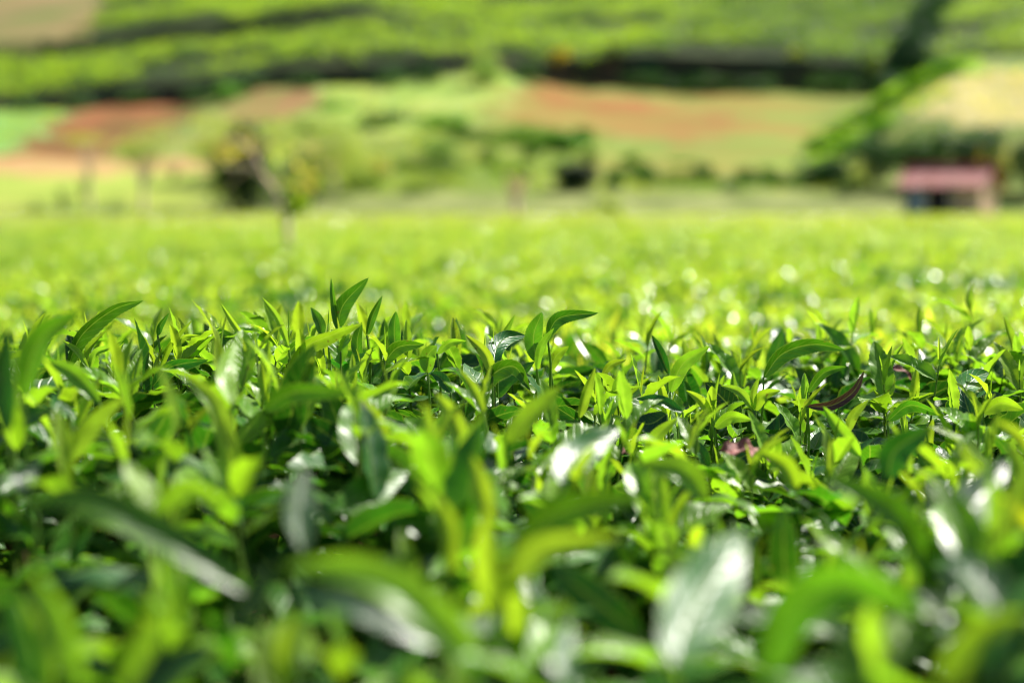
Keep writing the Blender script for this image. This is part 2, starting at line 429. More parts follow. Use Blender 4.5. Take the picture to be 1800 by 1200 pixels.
DARK_LABEL = 'darker green tea bush with few young shoots, out of focus in the flat field'
def in_view(x, y): return abs(x) < .375*y+.55
spots.sort(key=lambda s: (not in_view(s[1], s[0]), s[0]))
near_spots, far_spots = spots[:292], spots[292:]
used_first = set()
for k, (yy, xx) in enumerate(near_spots):
    dk = math.sin(xx*1.3+yy*.55)+math.sin(yy*1.9-xx*.7)+.12*xx+random.uniform(-.5, .5) > 1.25
    p = protos[4+k % 2] if dk else protos[k % 4]
    if p.name not in used_first: o = p; used_first.add(p.name)
    else:
        o = p.copy(); col.objects.link(o)
    o.location = (xx, yy, field_drop(yy)+random.uniform(-.045, .045)); o.rotation_euler.z = random.choice([0, 1, 2, 3])*math.pi/2+random.uniform(-.1, .1)
    o.scale = (1, 1, 1)
    tag(o, DARK_LABEL if dk else FIELD_LABEL, 'tea bush', FIELD_GROUP)
# the rest of the field: one mass
def clump_cloud(cx, cy, cz, n_each, spread, zth, size, c1, c2, up=.9):
    n = len(cx)*n_each
    ox = rng.uniform(-spread, spread, n); oy = rng.uniform(-spread, spread, n); oz = -rng.random(n)**1.3*zth
    P = np.column_stack([np.repeat(cx, n_each)+ox, np.repeat(cy, n_each)+oy, np.repeat(cz, n_each)+oz])
    az = rng.uniform(0, 6.28, n); e = rng.uniform(-.1, 1.2, n)
    T = unit(az, e); Nn = unit(az+math.pi, math.pi/2-e)+rng.normal(0, .4, (n, 3))
    Ln = rng.uniform(.7, 1.3, n)*size
    k = rng.random((n, 1)); kb = np.repeat(rng.random((len(cx), 1)), n_each, axis=0)
    k = .6*k+.4*kb
    c = jitter(np.asarray(c1), n)*(1-k)+jitter(np.asarray(c2), n)*k
    return leaf_batch(P, T, Nn, Ln, Ln*.5, rng.uniform(0, .8, n), rng.uniform(.1, .6, n), c, 2, 1)
fx = np.array([s[1] for s in far_spots]); fy = np.array([s[0] for s in far_spots])
V_, F_, C_, U_ = clump_cloud(fx, fy, np.array([.91+field_drop(v) for v in fy])+rng.normal(0, .02, len(fx)), 170, .56, .3, .13, FLD*1.15, FLD*.75)
o = mesh_np('tea_field', V_, F_, M_FIELD, C_, U_)
tag(o, 'far flat mass of yellow-green tea reaching the foot of the hill', 'tea plants', kind='stuff')

# ------------------------------------------------------------------ the near tea bushes
# (x0, x1, y0, y1) footprints; the sharp ones stand about 1.5 m away
NEAR = [
 ('blurred dark-leaved tea bush at the lower left, right under the lens', -.62, 0.0, .22, 1.02),
 ('blurred tea bush at the lower right with the broad white-shining leaf', 0.0, .62, .22, 1.02),
 ('sharp tea bush left of centre with the tall upright shoots', -.98, -.02, 1.02, 2.02),
 ('sharp tea bush right of centre with the purple curled leaf and withered leaves', -.02, .98, 1.02, 2.02),
]
near_roots = []
for lab, x0, x1, y0, y1 in NEAR:
    r = empty('tea_bush', ((x0+x1)/2, (y0+y1)/2, 0))
    tag(r, lab, 'tea bush', 'tea bushes nearest the camera'); near_roots.append(r)
def local(V, r): return V-np.array(r.location)
for r, (lab, x0, x1, y0, y1) in zip(near_roots, NEAR):
    sharp = y0 > 1
    area = (x1-x0)*(y1-y0)
    ns = int((225 if sharp else 250)*area); no = int((2100 if sharp else 1200)*area)
    b = np.column_stack([rng.uniform(x0, x1, ns), rng.uniform(y0, y1, ns)])
    # nothing pokes into the lens
    keep = (b[:, 1] > .56) & ~((b[:, 1] < .70) & (b[:, 0] > .055) & (b[:, 0] < .13)) & ~((b[:, 1] < .96) & (b[:, 0] > .015) & (b[:, 0] < .085) & (b[:, 1] > .8)); b = b[keep]; ns = len(b)
    zt = canopy(b[:, 0], b[:, 1])+rng.normal(0, .012, ns)-(0 if sharp else .02)
    SC = 1.05 if sharp else 1.12
    base = np.column_stack([b, zt-.065])
    # how large each shoot shows: the hundred largest in view are parts of their own
    vis = np.abs(b[:, 0]) < .37*b[:, 1]
    score = np.where(vis, 1/b[:, 1], 0) if not sharp else np.where(vis, -np.abs(b[:, 1]-1.55), -9)
    order = np.argsort(-score); own = order[:62]; rest = order[62:]
    res, nv, rp, sr = (26, 3, .14, .05) if sharp else (9, 2, .14, 0.0)
    for s in own:
        bs = base[s:s+1]
        pr, st, H = shoot_leaves(bs, SC, res, nv, rp, sr)
        stem_g = stems_batch(bs, st, H)
        if s in own[:16]:                 # the best seen shoots: bud and leaves are pieces of their own
            sh = mesh_np('shoot', local(stem_g[0], r), stem_g[1], M_LEAF, stem_g[2], stem_g[3], parent=r)
            for j, p in enumerate(pr):
                if len(p[0]): mesh_np('bud' if j == 0 else 'leaf', local(p[0], r), p[1], M_LEAF, p[2], p[3], parent=sh)
        else:
            V_, F_, C_, U_ = join([p for p in pr if len(p[0])]+[stem_g])
            mesh_np('shoot', local(V_, r), F_, M_LEAF, C_, U_, parent=r)
    pr, st, H = shoot_leaves(base[rest], SC, max(6, res//2), nv, rp, 0.0)
    pr.append(stems_batch(base[rest], st, H))
    V_, F_, C_, U_ = join(pr)
    o = mesh_np('young_foliage', local(V_, r), F_, M_LEAF, C_, U_, parent=r); o['kind'] = 'stuff'
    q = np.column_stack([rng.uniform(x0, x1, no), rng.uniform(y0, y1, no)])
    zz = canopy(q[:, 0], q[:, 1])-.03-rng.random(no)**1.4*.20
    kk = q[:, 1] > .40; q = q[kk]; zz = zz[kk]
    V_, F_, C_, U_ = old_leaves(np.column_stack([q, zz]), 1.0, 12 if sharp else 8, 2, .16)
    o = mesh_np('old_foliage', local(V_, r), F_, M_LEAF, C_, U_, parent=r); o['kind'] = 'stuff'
    # woody frame
    pr = []
    cx, cy = r.location.x, r.location.y
    for k in range(26):
        ex, ey = rng.uniform(x0, x1), rng.uniform(max(y0, .45), y1)
        ez = float(canopy(ex, ey))-.06
        mx, my = cx+(ex-cx)*.55, cy+(ey-cy)*.55
        pr.append(tube([[cx+rng.normal(0, .03), cy+rng.normal(0, .03), 0], [mx, my, .38], [ex-.03*(ex-cx), ey, .62], [ex, ey, ez]], [.022, .013, .006, .0022], [.09, .055, .035], 6))
    V_, F_, C_, U_ = join(pr)
    mesh_np('branches', local(V_, r), F_, M_WOOD, parent=r)

# ------------------------------------------------------------------ single leaves that the photograph shows one by one
def catmull(pts, n):
    pts = np.asarray(pts, float)
    if len(pts) == 2: pts = np.array([pts[0], pts.mean(0), pts[1]])
    p = np.vstack([2*pts[0]-pts[1], pts, 2*pts[-1]-pts[-2]])
    m = len(pts)-1; out = []
    for s in np.linspace(0, m, n+1):
        i = min(int(s), m-1); t = s-i
        a, b, c, d = p[i], p[i+1], p[i+2], p[i+3]
        out.append(.5*((2*b)+(-a+c)*t+(2*a-5*b+4*c-d)*t*t+(-a+3*b-3*c+d)*t**3))
    return np.array(out)
def hero(pts, wpx, d, colr, roll=0., fold=.5, tilt=0., res=34, nv=4, ripple=.08, serr=.03, label=None, parent=None, mat=None, name='leaf'):
    """pts: centre line from the stalk to the tip in frame pixels; d: distance; tilt leans the tip towards (+) or away"""
    C = catmull(pts, res)
    n = len(C); t = np.linspace(0, 1, n)
    if roll is None:                       # find the lean that lets the blade mirror the sun
        best = None
        for tl in np.linspace(-3.2, 1.5, 48):
            Pa = at(C[n//4][0], C[n//4][1], d-tl*.25*.05); Pb = at(C[3*n//4][0], C[3*n//4][1], d-tl*.75*.05)
            Ta = Pb-Pa; Ta = Ta/np.linalg.norm(Ta); vw = np.array([0, 0, CAM_Z])-Pa; vw = vw/np.linalg.norm(vw)
            hv = np.array(sd)+vw; hv = hv/np.linalg.norm(hv); q = abs(Ta@hv)+.03*abs(tl)
            if best is None or q < best[0]: best = (q, tl)
        tilt = best[1]
    dd = d-tilt*t*.05
    P = np.array([at(C[i][0], C[i][1], dd[i]) for i in range(n)])
    Tn = np.gradient(P, axis=0); Tn /= np.linalg.norm(Tn, axis=1, keepdims=True)
    view = np.array([0, 0, CAM_Z])-P; view /= np.linalg.norm(view, axis=1, keepdims=True)
    N0 = view-Tn*np.sum(view*Tn, 1, keepdims=True); N0 /= np.linalg.norm(N0, axis=1, keepdims=True)
    S0 = np.cross(Tn, N0)
    if roll is None:                       # the leaf lies so that it mirrors the sun towards where it is seen from
        hv = np.array(sd)[None]+view; hv /= np.linalg.norm(hv, axis=1, keepdims=True)
        a, b = np.sum(hv*N0, 1).mean(), np.sum(hv*S0, 1).mean(); roll = math.atan2(b, a)
        hq = float(np.sum(hv*(N0*math.cos(roll)+S0*math.sin(roll)), 1).mean())
    c, s = math.cos(roll), math.sin(roll)
    Nn = N0*c+S0*s; S = np.cross(Tn, Nn)
    w = profile(t)*wpx/F_PX*d*.5
    w = w*(1+serr*np.where(np.arange(n) % 2 == 0, 1, -1))
    v = np.linspace(-1, 1, 2*nv+1); av = np.abs(v)
    ph = random.uniform(0, 6)
    V = P[:, None]+S[:, None]*(w[:, None]*v[None]*math.cos(fold))[..., None]+Nn[:, None]*(w[:, None]*(av[None]*math.sin(fold)+ripple*av[None]**2*np.sin(ph+t[:, None]*14+np.sign(v)[None])))[..., None]
    nvv = 2*nv+1
    i = (np.arange(n-1)[:, None]*nvv+np.arange(2*nv)[None]).ravel()
    Fq = np.stack([i, i+1, i+1+nvv, i+nvv], -1)
    cc = jitter(np.asarray(colr), 1, .1)
    U = np.stack(np.meshgrid(t, v, indexing='ij'), -1).reshape(-1, 2)
    b0 = P[0]
    gg = [(V.reshape(-1, 3), Fq, np.tile(cc, (n*nvv, 1)), U)]
    down = b0+np.array([random.uniform(-.006, .006), random.uniform(-.006, .01), -.06])
    gg.append(tube([down, (down+b0)/2+np.array([.002, 0, 0]), b0-.0*Tn[0], P[1]], [.0016, .0014, .0011, .0007], [.13, .24, .04], 5))
    V_, F_, C_, U_ = join(gg)
    if parent is None:
        if d < 1.02: parent = near_roots[0 if P[0][0] < 0 else 1]
        else: parent = near_roots[2 if P[0][0] < -.02 else 3]
    o = mesh_np(name, local(V_, parent), F_, mat or M_LEAF, C_, U_, parent=parent)
    if label: o['label'] = label
    return o
Y2 = YOUNG; LT = BUD*.7+YOUNG*.3; DK = OLD*1.6; MD = MIDG
HEROES = [
 # sharp, left
 ([(117,650),(143,590),(198,545),(252,528)], 40, 1.50, MD*.8, .5, .55),
 ([(156,648),(135,617),(109,598)], 14, 1.48, LT, .2, .5),
 ([(158,650),(168,622),(190,612),(218,597)], 20, 1.50, LT, -.3, .8),
 ([(277,590),(282,572),(297,550)], 15, 1.52, MD, .2, .6),
 ([(280,650),(300,605),(338,562)], 17, 1.50, Y2, .3, .7),
 ([(310,602),(328,590),(354,590)], 16, 1.55, LT, .4, .8),
 ([(268,680),(300,645),(367,632)], 38, 1.44, DK, .4, .5),
 ([(440,608),(412,570),(388,533)], 14, 1.47, LT, -.2, .6),
 ([(507,610),(488,562),(460,522)], 19, 1.46, LT, .2, .7),
 ([(507,632),(508,590),(507,543)], 6, 1.50, MD, 0, 1.1),
 ([(566,590),(560,565),(546,540)], 24, 1.53, MD, .3, .4),
 ([(576,585),(577,565),(578,542)], 5, 1.52, MD, 0, 1.1),
 ([(594,582),(588,540),(582,488)], 17, 1.50, MD, -.3, .7),
 ([(593,578),(604,535),(648,488)], 36, 1.51, MD*.85, .15, .3),
 ([(497,668),(535,612),(585,588),(638,568)], 38, 1.44, Y2, .5, .5),
 ([(645,590),(655,555),(672,520)], 19, 1.52, MD, .2, .6),
 ([(632,632),(628,600),(636,566)], 26, 1.50, MD*.8, -.2, .5),
 ([(695,615),(693,580),(696,547)], 27, 1.50, MD*1.1, 0, .35),
 ([(674,640),(700,610),(746,605)], 32, 1.49, MD*.8, .3, .4),
 ([(752,656),(752,625),(768,607)], 34, 1.46, Y2*.8, 0, .4),
 ([(768,622),(790,602),(820,599)], 20, 1.50, Y2, .3, .6),
 ([(866,662),(852,622),(818,588)], 26, 1.45, LT, .1, .5),
 ([(868,655),(872,615),(890,594),(925,590)], 38, 1.47, DK, None, .3, None, -.8),
 ([(872,618),(885,590),(905,553)], 17, 1.62, Y2, .2, .6),
 ([(943,636),(938,590),(953,548)], 38, 1.50, MD*1.2, 0, .3),
 ([(962,590),(985,558),(1052,550)], 32, 1.52, MD*.7, .2, .45),
 ([(944,650),(952,610),(974,576)], 20, 1.47, Y2, -.2, .6),
 ([(848,690),(870,655),(905,645),(932,686)], 40, 1.45, MD*.7, .3, .4),
 ([(968,650),(978,625),(1000,608)], 24, 1.55, Y2, .2, .4),
 ([(867,600),(867,590),(866,568)], 5, 1.5, Y2, 0, 1.1),
 ([(851,615),(852,600),(853,588)], 5, 1.5, Y2, 0, 1.1),
 ([(470,640),(500,628),(530,600),(600,590)], 28, 1.56, MD, .4, .5),
 ([(580,632),(610,645),(655,690)], 26, 1.47, DK*1.5, .6, .3),
 ([(792,690),(775,665),(757,655)], 26, 1.45, DK, .3, .3),
 # sharp, right
 ([(1178,690),(1200,640),(1248,608)], 34, 1.57, Y2, .2, .45),
 ([(1342,664),(1375,622),(1430,605),(1486,615)], 40, 1.60, MD*.75, .35, .5),
 ([(1420,690),(1448,655),(1488,644)], 22, 1.53, MD, .2, .5),
 ([(1418,714),(1462,712),(1500,688),(1519,652)], 22, 1.44, np.array([.06,.022,.03]), .1, .4, 'purple-brown curled leaf'),
 ([(1702,740),(1695,690),(1712,665),(1738,654)], 50, 1.50, DK*1.3, None, .25, 'glossy blue-green leaf standing upright', -1.0),
 ([(1255,740),(1256,695),(1265,655)], 13, 1.45, LT, .1, .9),
 ([(1300,735),(1270,700),(1240,672)], 50, 1.50, DARK, .1, .3),
 ([(1326,722),(1300,690),(1266,677)], 20, 1.46, LT, .3, .5),
 ([(1325,722),(1325,690),(1334,662)], 16, 1.46, LT, 0, .6),
 ([(1328,722),(1340,695),(1372,686)], 26, 1.46, Y2, .2, .5),
 ([(1256,752),(1285,732),(1322,738)], 28, 1.44, Y2, .3, .4),
 ([(1252,735),(1232,705),(1206,686)], 22, 1.45, LT, .2, .6),
 ([(1512,802),(1480,760),(1447,714)], 34, 1.33, Y2, .1, .5),
 ([(1490,760),(1500,730),(1527,702)], 22, 1.42, LT, .1, .5),
 ([(1728,726),(1760,708),(1799,720)], 34, 1.46, Y2, .3, .4),
 ([(1175,658),(1160,620),(1145,588)], 24, 1.62, DK, .3, .7),
 ([(1058,660),(1075,640),(1101,632)], 18, 1.55, YEL*.7, .2, .5),
 ([(1086,710),(1086,680),(1096,650)], 26, 1.48, Y2, .1, .4),
 ([(1018,735),(1030,690),(1046,646)], 26, 1.42, LT, .3, .6),
 ([(1200,724),(1160,705),(1117,701)], 26, 1.42, DK, .5, .4),
 ([(1172,728),(1140,745),(1098,732)], 44, 1.42, DARK*1.4, .4, .2),
 ([(1142,812),(1150,770),(1192,733)], 34, 1.36, LT, .1, .6),
 ([(1368,765),(1310,800),(1285,810)], 40, 1.40, DARK*1.2, .3, .3),
 ([(1246,830),(1228,790),(1200,775)], 30, 1.38, DK, .6, .3),
 ([(1560,740),(1600,712),(1655,730)], 30, 1.46, MD, .5, .4),
 # half blurred band in front
 ([(408,712),(396,655),(412,600)], 46, 1.12, LT*1.1, None, .25, 'pale shining upright leaf', -1.5),
 ([(402,900),(398,790),(372,705),(312,650)], 46, 1.06, LT, .3, .5),
 ([(118,815),(160,745),(222,695)], 46, 1.05, LT, .3, .5),
 ([(12,765),(4,660),(14,575)], 50, .95, DK, .2, .5),
 ([(40,700),(70,600),(145,545)], 60, 1.0, MD*1.1, -.3, .4),
 ([(175,708),(130,660),(86,634)], 40, 1.20, Y2, .2, .5),
 ([(460,722),(520,688),(635,692)], 46, 1.10, MD*.7, .4, .4),
 ([(890,782),(935,730),(988,678)], 52, 1.08, Y2, -.4, .4),
 ([(985,852),(1020,795),(1088,752)], 76, .98, DK, None, .2, 'leaf shining white', -1.6),
 ([(815,785),(795,735),(765,690)], 44, 1.12, LT, .2, .5),
 ([(682,785),(660,740),(632,698)], 38, 1.14, LT, .2, .5),
 ([(850,724),(832,685),(808,650)], 26, 1.20, LT, .2, .6),
 ([(1400,860),(1380,820),(1330,790)], 44, 1.10, Y2, .2, .5),
 ([(1560,840),(1575,790),(1640,750)], 70, 1.05, DK, .2, .4),
 ([(1812,802),(1785,765),(1748,738)], 32, 1.0, YEL, .2, .5),
 ([(1240,880),(1200,830),(1120,815)], 60, 1.02, Y2*.8, .4, .4),
 # near, far out of focus
 ([(1185,1170),(1215,1085),(1260,1005),(1305,935)], 150, .66, DK*1.2, None, .22, 'broad leaf shining white along its left half', -1.7),
 ([(1345,1190),(1385,1075),(1490,1020),(1625,1080)], 120, .64, MD*1.2, .35, .45, 'broad arching bright green leaf'),
 ([(855,1195),(760,1085),(640,1010),(495,995)], 95, .66, Y2*1.1, .35, .45, 'long arching yellow-green leaf'),
 ([(885,1045),(940,965),(1095,940)], 66, .74, LT, .35, .5),
 ([(905,960),(990,895),(1140,868)], 80, .84, MD*.7, .4, .4),
 ([(440,1045),(290,945),(150,880),(20,895)], 78, .74, MD*.55, .4, .4, 'long dark green arching leaf'),
 ([(272,905),(250,860),(215,808)], 66, .86, LT, None, .2, None, -1.2),
 ([(268,905),(325,858),(405,885)], 50, .84, Y2, .3, .4),
 ([(210,1215),(255,1120),(322,1045)], 58, .62, Y2, .2, .5),
 ([(140,1215),(110,1100),(48,985)], 60, .62, Y2*.9, -.3, .5),
 ([(60,1215),(30,1110),(10,1010)], 60, .62, DK, -.3, .4),
 ([(530,970),(522,890),(535,820)], 78, .76, DARK*1.3, None, .5, 'dark blue-green leaf with a pale shine', -1.0),
 ([(770,1135),(640,1065),(495,1040)], 78, .68, DARK*1.4, .5, .3),
 ([(1640,1020),(1570,900),(1440,838)], 70, .84, MD*.9, .4, .4),
 ([(1680,985),(1700,900),(1770,812)], 95, .80, DARK*1.5, None, .3, 'bluish glossy leaf with white glints', -1.6),
 ([(1698,1010),(1730,960),(1778,912)], 46, .78, LT, .2, .5),
 ([(1830,945),(1790,910),(1750,868)], 48, .80, YEL, .2, .5),
 ([(1515,1215),(1500,1150),(1485,1075)], 78, .60, DARK*1.5, -.5, .3),
 ([(1010,1215),(985,1150),(1000,1090)], 66, .62, DK, None, .3, None, -1.2),
 ([(1640,1200),(1720,1110),(1810,1075)], 60, .62, Y2, .3, .4),
 ([(860,930),(845,860),(830,800)], 50, .9, LT, .2, .5),
 ([(790,1010),(790,930),(760,860)], 46, .82, YEL*.6+Y2*.4, .2, .5),
 ([(470,1000),(450,1050),(400,1110)], 60, .68, DARK, .4, .3),
 ([(60,870),(40,840),(75,800)], 50, .9, DARK, None, .3, None, -1.2),
 ([(125,730),(100,715),(95,690)], 34, 1.15, DK, None, .2, None, -.8),
]
for h in HEROES:
    pts, w, d, c, roll, fold = h[:6]
    blur = d < 1.2; tl = h[7] if len(h) > 7 else 0.
    hero(pts, w*(1.2 if blur else 1.22), d, c, roll, fold, tilt=tl, res=16 if blur else 40, nv=3, label=h[6] if len(h) > 6 else None)

# withered leaves lying on the sharp bush: they would fall off if shaken
M_DRY = noise_mat("withered_leaf", (.16, .05, .035), (.34, .12, .10), 120, .7, bump=.3)
def dry_leaf(px, Y, d, ln, w, az, label, curl=1.0):
    p = at(px, Y, d)
    V_, F_, C_, U_ = leaf_batch(np.zeros((1, 3)), unit(np.array([az]), np.array([.2])), np.array([[.1, -.5, 1.]]), np.array([ln]), np.array([w]), np.array([curl]), np.array([.5]), np.array([[.3, .1, .08]]), 20, 3, .35, .05)
    o = mesh_np('withered_leaf', V_, F_, M_DRY, C_, U_); o.location = p
    tag(o, label, 'leaf', 'withered leaves lying on the tea')
dry_leaf(1265, 796, 1.29, .058, .032, .15, 'pink withered leaf lying in a gap of the sharp tea, the larger one')
dry_leaf(1085, 798, 1.36, .022, .013, .5, 'small red-brown withered leaf lying in a gap left of the pink one')
dry_leaf(1560, 648, 1.75, .04, .016, -.5, 'red-brown drooping withered leaf beyond the purple curled leaf', 1.6)

# ------------------------------------------------------------------ trees, shrubs, hedges
def crown_leaves(center, radii, n, size, c1, c2, lumps=9, hollow=.25, flat=.6):
    center = np.asarray(center, float); radii = np.asarray(radii, float)
    lc = rng.normal(0, 1, (lumps, 3)); lc /= np.linalg.norm(lc, axis=1, keepdims=True)
    lc = lc*rng.uniform(.25, .75, (lumps, 1)); lr = rng.uniform(.28, .55, lumps)
    k = rng.integers(0, lumps, n)
    u = rng.normal(0, 1, (n, 3)); u /= np.linalg.norm(u, axis=1, keepdims=True)
    r = lr[k]*rng.uniform(hollow, 1.05, n)**.5
    L_ = lc[k]+u*r[:, None]
    P = center+L_*radii
    Nn = u+rng.normal(0, .5, (n, 3)); T = np.cross(Nn, rng.normal(0, 1, (n, 3)))
    Ln = rng.uniform(.7, 1.3, n)*size
    q = rng.random((n, 1))*.5+rng.random((lumps, 1))[k]*.5
    c = jitter(np.asarray(c1), n)*(1-q)+jitter(np.asarray(c2), n)*q
    return leaf_batch(P, T, Nn, Ln, Ln*.6, rng.uniform(0, .6, n), rng.uniform(0, .5, n), c, 2, 1)
def limb_set(base, center, radii, n, r0, lean=(0, 0), bare=0.):
    base = np.asarray(base, float); center = np.asarray(center, float); radii = np.asarray(radii, float)
    fork = base+(center-base)*.55
    pr = [tube([base, base+(fork-base)*.5+np.array([.05*r0*10, 0, 0]), fork], [r0*1.25, r0, r0*.8], [.3, .2, .1], 8)]
    for k in range(n):
        a = 2*math.pi*k/n+rng.uniform(-.4, .4); e = rng.uniform(.2, 1.3)
        tip = center+np.array([math.cos(a)*math.cos(e), math.sin(a)*math.cos(e), math.sin(e)*.9-.1])*radii*rng.uniform(.6, .9)
        mid = fork+(tip-fork)*.5+np.array([0, 0, -.04])*radii
        pr.append(tube([fork, mid, tip], [r0*.62, r0*.4, r0*.12], [.3, .2, .1], 6))
        for j in range(2):
            t2 = mid+(tip-mid)*.3; e2 = t2+rng.normal(0, .3, 3)*radii
            pr.append(tube([mid, t2, e2], [r0*.3, r0*.22, r0*.08], [.3, .2, .1], 5))
    return pr
def tree(name, px, Y, crown, y, c1, c2, label, cat='tree', n=900, size=.16, bark=None, r0=.08, limbs=6, base_z=None, lumps=9, group=None):
    """crown = (px0, px1, Y0, Y1) in the frame at distance y; the trunk foot at (px, Y)"""
    d = y
    x = (px-900)/F_PX*d
    zb = base_z if base_z is not None else float(ground(x, y))
    c = at((crown[0]+crown[1])/2, (crown[2]+crown[3])/2, d)
    rx = (crown[1]-crown[0])/2/F_PX*d; rz = (crown[3]-crown[2])/2/F_PX*d
    root = empty(name, (x, y, zb)); off = np.array([x, y, zb])
    cc = np.array([c[0], c[1], max(c[2], zb+rz*.55)])-off; rad = (rx, max(rx*.8, .4*rz), rz)
    V_, F_, C_, U_ = join(limb_set((0, 0, -.3), cc, rad, limbs, r0))
    mesh_np('trunk', V_, F_, bark or M_WOOD, parent=root)
    V_, F_, C_, U_ = crown_leaves(cc, rad, n, size, c1, c2, lumps)
    mesh_np('crown', V_, F_, M_TREE, C_, U_, parent=root)
    tag(root, label, cat, group)
    return root
def shrub(px0, px1, Y0, Y1, y, c1, c2, label, n=700, size=.15, name='shrub', cat='shrub', group=None, lumps=26):
    pm = (px0+px1)/2
    hx, hy, hz = (pm-900)/F_PX*y, y, float(ground((pm-900)/F_PX*y, y))
    top = at(pm, Y0, y)[2]; bot = min(at(pm, Y1, y)[2], top-.3)
    hz = min(hz, bot+.2)
    rx = (px1-px0)/2/F_PX*y; h = top-hz
    root = empty(name, (hx, hy, hz))
    pr = []
    for k in range(5):
        a = rng.uniform(0, 6.28); pr.append(tube([[0, 0, -.2], [rx*.25*math.cos(a), rx*.2*math.sin(a), h*.35], [rx*.6*math.cos(a), rx*.4*math.sin(a), h*.7]], [.05, .035, .012], [.1, .1, .1], 5))
    V_, F_, C_, U_ = join(pr); mesh_np('stem', V_, F_, M_WOOD, parent=root)
    V_, F_, C_, U_ = crown_leaves((0, 0, h*.52), (rx*1.2, max(rx*.8, .4), h*.62), n, size, c1, c2, lumps)
    mesh_np('crown', V_, F_, M_TREE, C_, U_, parent=root)
    tag(root, label, cat, group); return root
G1 = (.08, .19, .03); G2 = (.022, .075, .013); PALE = (.42, .49, .21); OLV = (.27, .35, .11); DG = (.012, .036, .010); LIM = (.30, .42, .03); ORG = (.45, .28, .05); MINT = (.15, .34, .09)

tree('tree', 245, 372, (175, 345, 215, 305), 60, PALE, OLV, 'thin pale tree with cream trunk in front of the red soil plot', lumps=12, n=1300, size=.16, bark=M_PALE, r0=.11, base_z=0)
tree('sapling', 160, 372, (110, 200, 225, 262), 62.5, (.6, .45, .10), OLV, 'slender sapling with yellowish leaves left of the cream-trunked tree', 'tree', n=420, size=.14, bark=M_PALE, r0=.07, base_z=.3)
tree('tree', 590, 365, (480, 680, 195, 350), 67, PALE, OLV, 'loose pale olive tree right of the dark hollow bush', lumps=18, n=3200, size=.18, bark=M_PALE, r0=.14)
tree('tree', 400, 365, (250, 540, 195, 300), 70, (.50, .54, .22), (.34, .40, .13), 'broad pale green tree rising behind the dark hollow bush', lumps=18, n=3400, size=.2, bark=M_PALE, r0=.14)
shrub(350, 478, 225, 362, 64.0, DG, (.008,.025,.008), 'dark round bush with a black hollow behind the young pink-barked tree', n=5200, size=.22, name='bush', cat='bush')
shrub(515, 580, 255, 350, 68, G2, G1, 'dark green bush between the two pale olive crowns', n=800, size=.15, name='bush', cat='bush')
# loose mixed shrubs over the lower slope, none of which can be told from the others
for k in range(30):
    px = 500+k*31+random.uniform(-22, 22); Y = random.uniform(222, 330)
    if px > 1040: Y = random.uniform(296, 336)
    yy = hit(px, Y)[1]; w_ = random.uniform(12, 30)
    cc = random.choice([(.08, .20, .03), (.14, .28, .05), (.05, .15, .02), (.22, .30, .08)])
    shrub(px-w_, px+w_, Y-random.uniform(12, 26), Y+4, yy, cc, (.10, .19, .04), 'small rounded green shrub, one of those loosely dotted over the lower slope', n=520, size=.18, group='small shrubs dotted over the lower slope')
# young shade tree standing in the tea, branches drawn one by one
def young_tree():
    d = 13.0
    foot = at(505, 420, d); root = empty('young_tree', (foot[0], foot[1], 0)); off = np.array([foot[0], foot[1], 0])
    def w(px, Y, dd=0): return at(px, Y, d+dd)-off
    pr = [tube([[0, 0, 0], w(508, 430), w(503, 385), w(482, 335), w(462, 310)], [.04, .033, .03, .028, .026], [.4, .3, .2], 8)]
    for a, b, c, r in [((462,310),(440,295),(392,292),.034), ((462,310),(448,275),(425,250),.034), ((425,250),(405,240),(380,262),.018), ((482,335),(500,300),(540,262),.022),
                       ((540,262),(565,255),(590,250),.012), ((448,275),(470,250),(500,235),.016), ((503,385),(520,350),(545,325),.018), ((440,295),(410,320),(395,340),.012)]:
        pr.append(tube([w(*a), w(*b, random.uniform(-.1, .1)), w(*c, random.uniform(-.2, .2))], [r*.75, r*.6, r*.3], [.4, .3, .2], 6))
    V_, F_, C_, U_ = join(pr); mesh_np('trunk', V_, F_, M_PINK, parent=root)
    g = []
    for px, Y, rx, rz, n, c1, c2 in [(430, 255, 60, 30, 16, (.60,.44,.24), PALE), (540, 262, 65, 36, 15, (.6,.48,.25), PALE), (520, 312, 38, 34, 20, (.55,.42,.10), PALE),
                                     (528, 360, 26, 25, 60, LIM, (.25,.36,.03)), (395, 275, 30, 22, 14, (.6,.4,.2), OLV)]:
        g.append(crown_leaves(w(px, Y), (rx/F_PX*d, .2, rz/F_PX*d), int(n*3.2), .085, c1, c2, 7))
    V_, F_, C_, U_ = join(g); mesh_np('crown', V_, F_, M_TREE, C_, U_, parent=root)
    tag(root, 'young tree with pinkish bare branches and few pale leaves standing in the tea field', 'tree')
young_tree()
# line of low plants along the far edge of the field
LINE = [(40,95,352,372,'dark low shrub at the left end of the field edge line'),(170,235,350,374,'dark low shrub right of the sapling foot'),(265,350,360,376,'low dark shrub right of the cream trunk foot')]
for a, b, c, d_, lab in LINE: shrub(a, b, c, d_, 61, G2, DG, lab, n=380, size=.12)
shrub(290, 325, 285, 318, 71, G2, G1, 'tiny dark bush on the sandy track', n=160, size=.12)
shrub(100, 125, 322, 345, 64, G2, G1, 'tiny dark bush in the lime plot', n=120, size=.12)
shrub(140, 162, 310, 335, 66, G2, G1, 'tiny round bush beside the sapling in the lime plot', n=120, size=.12)
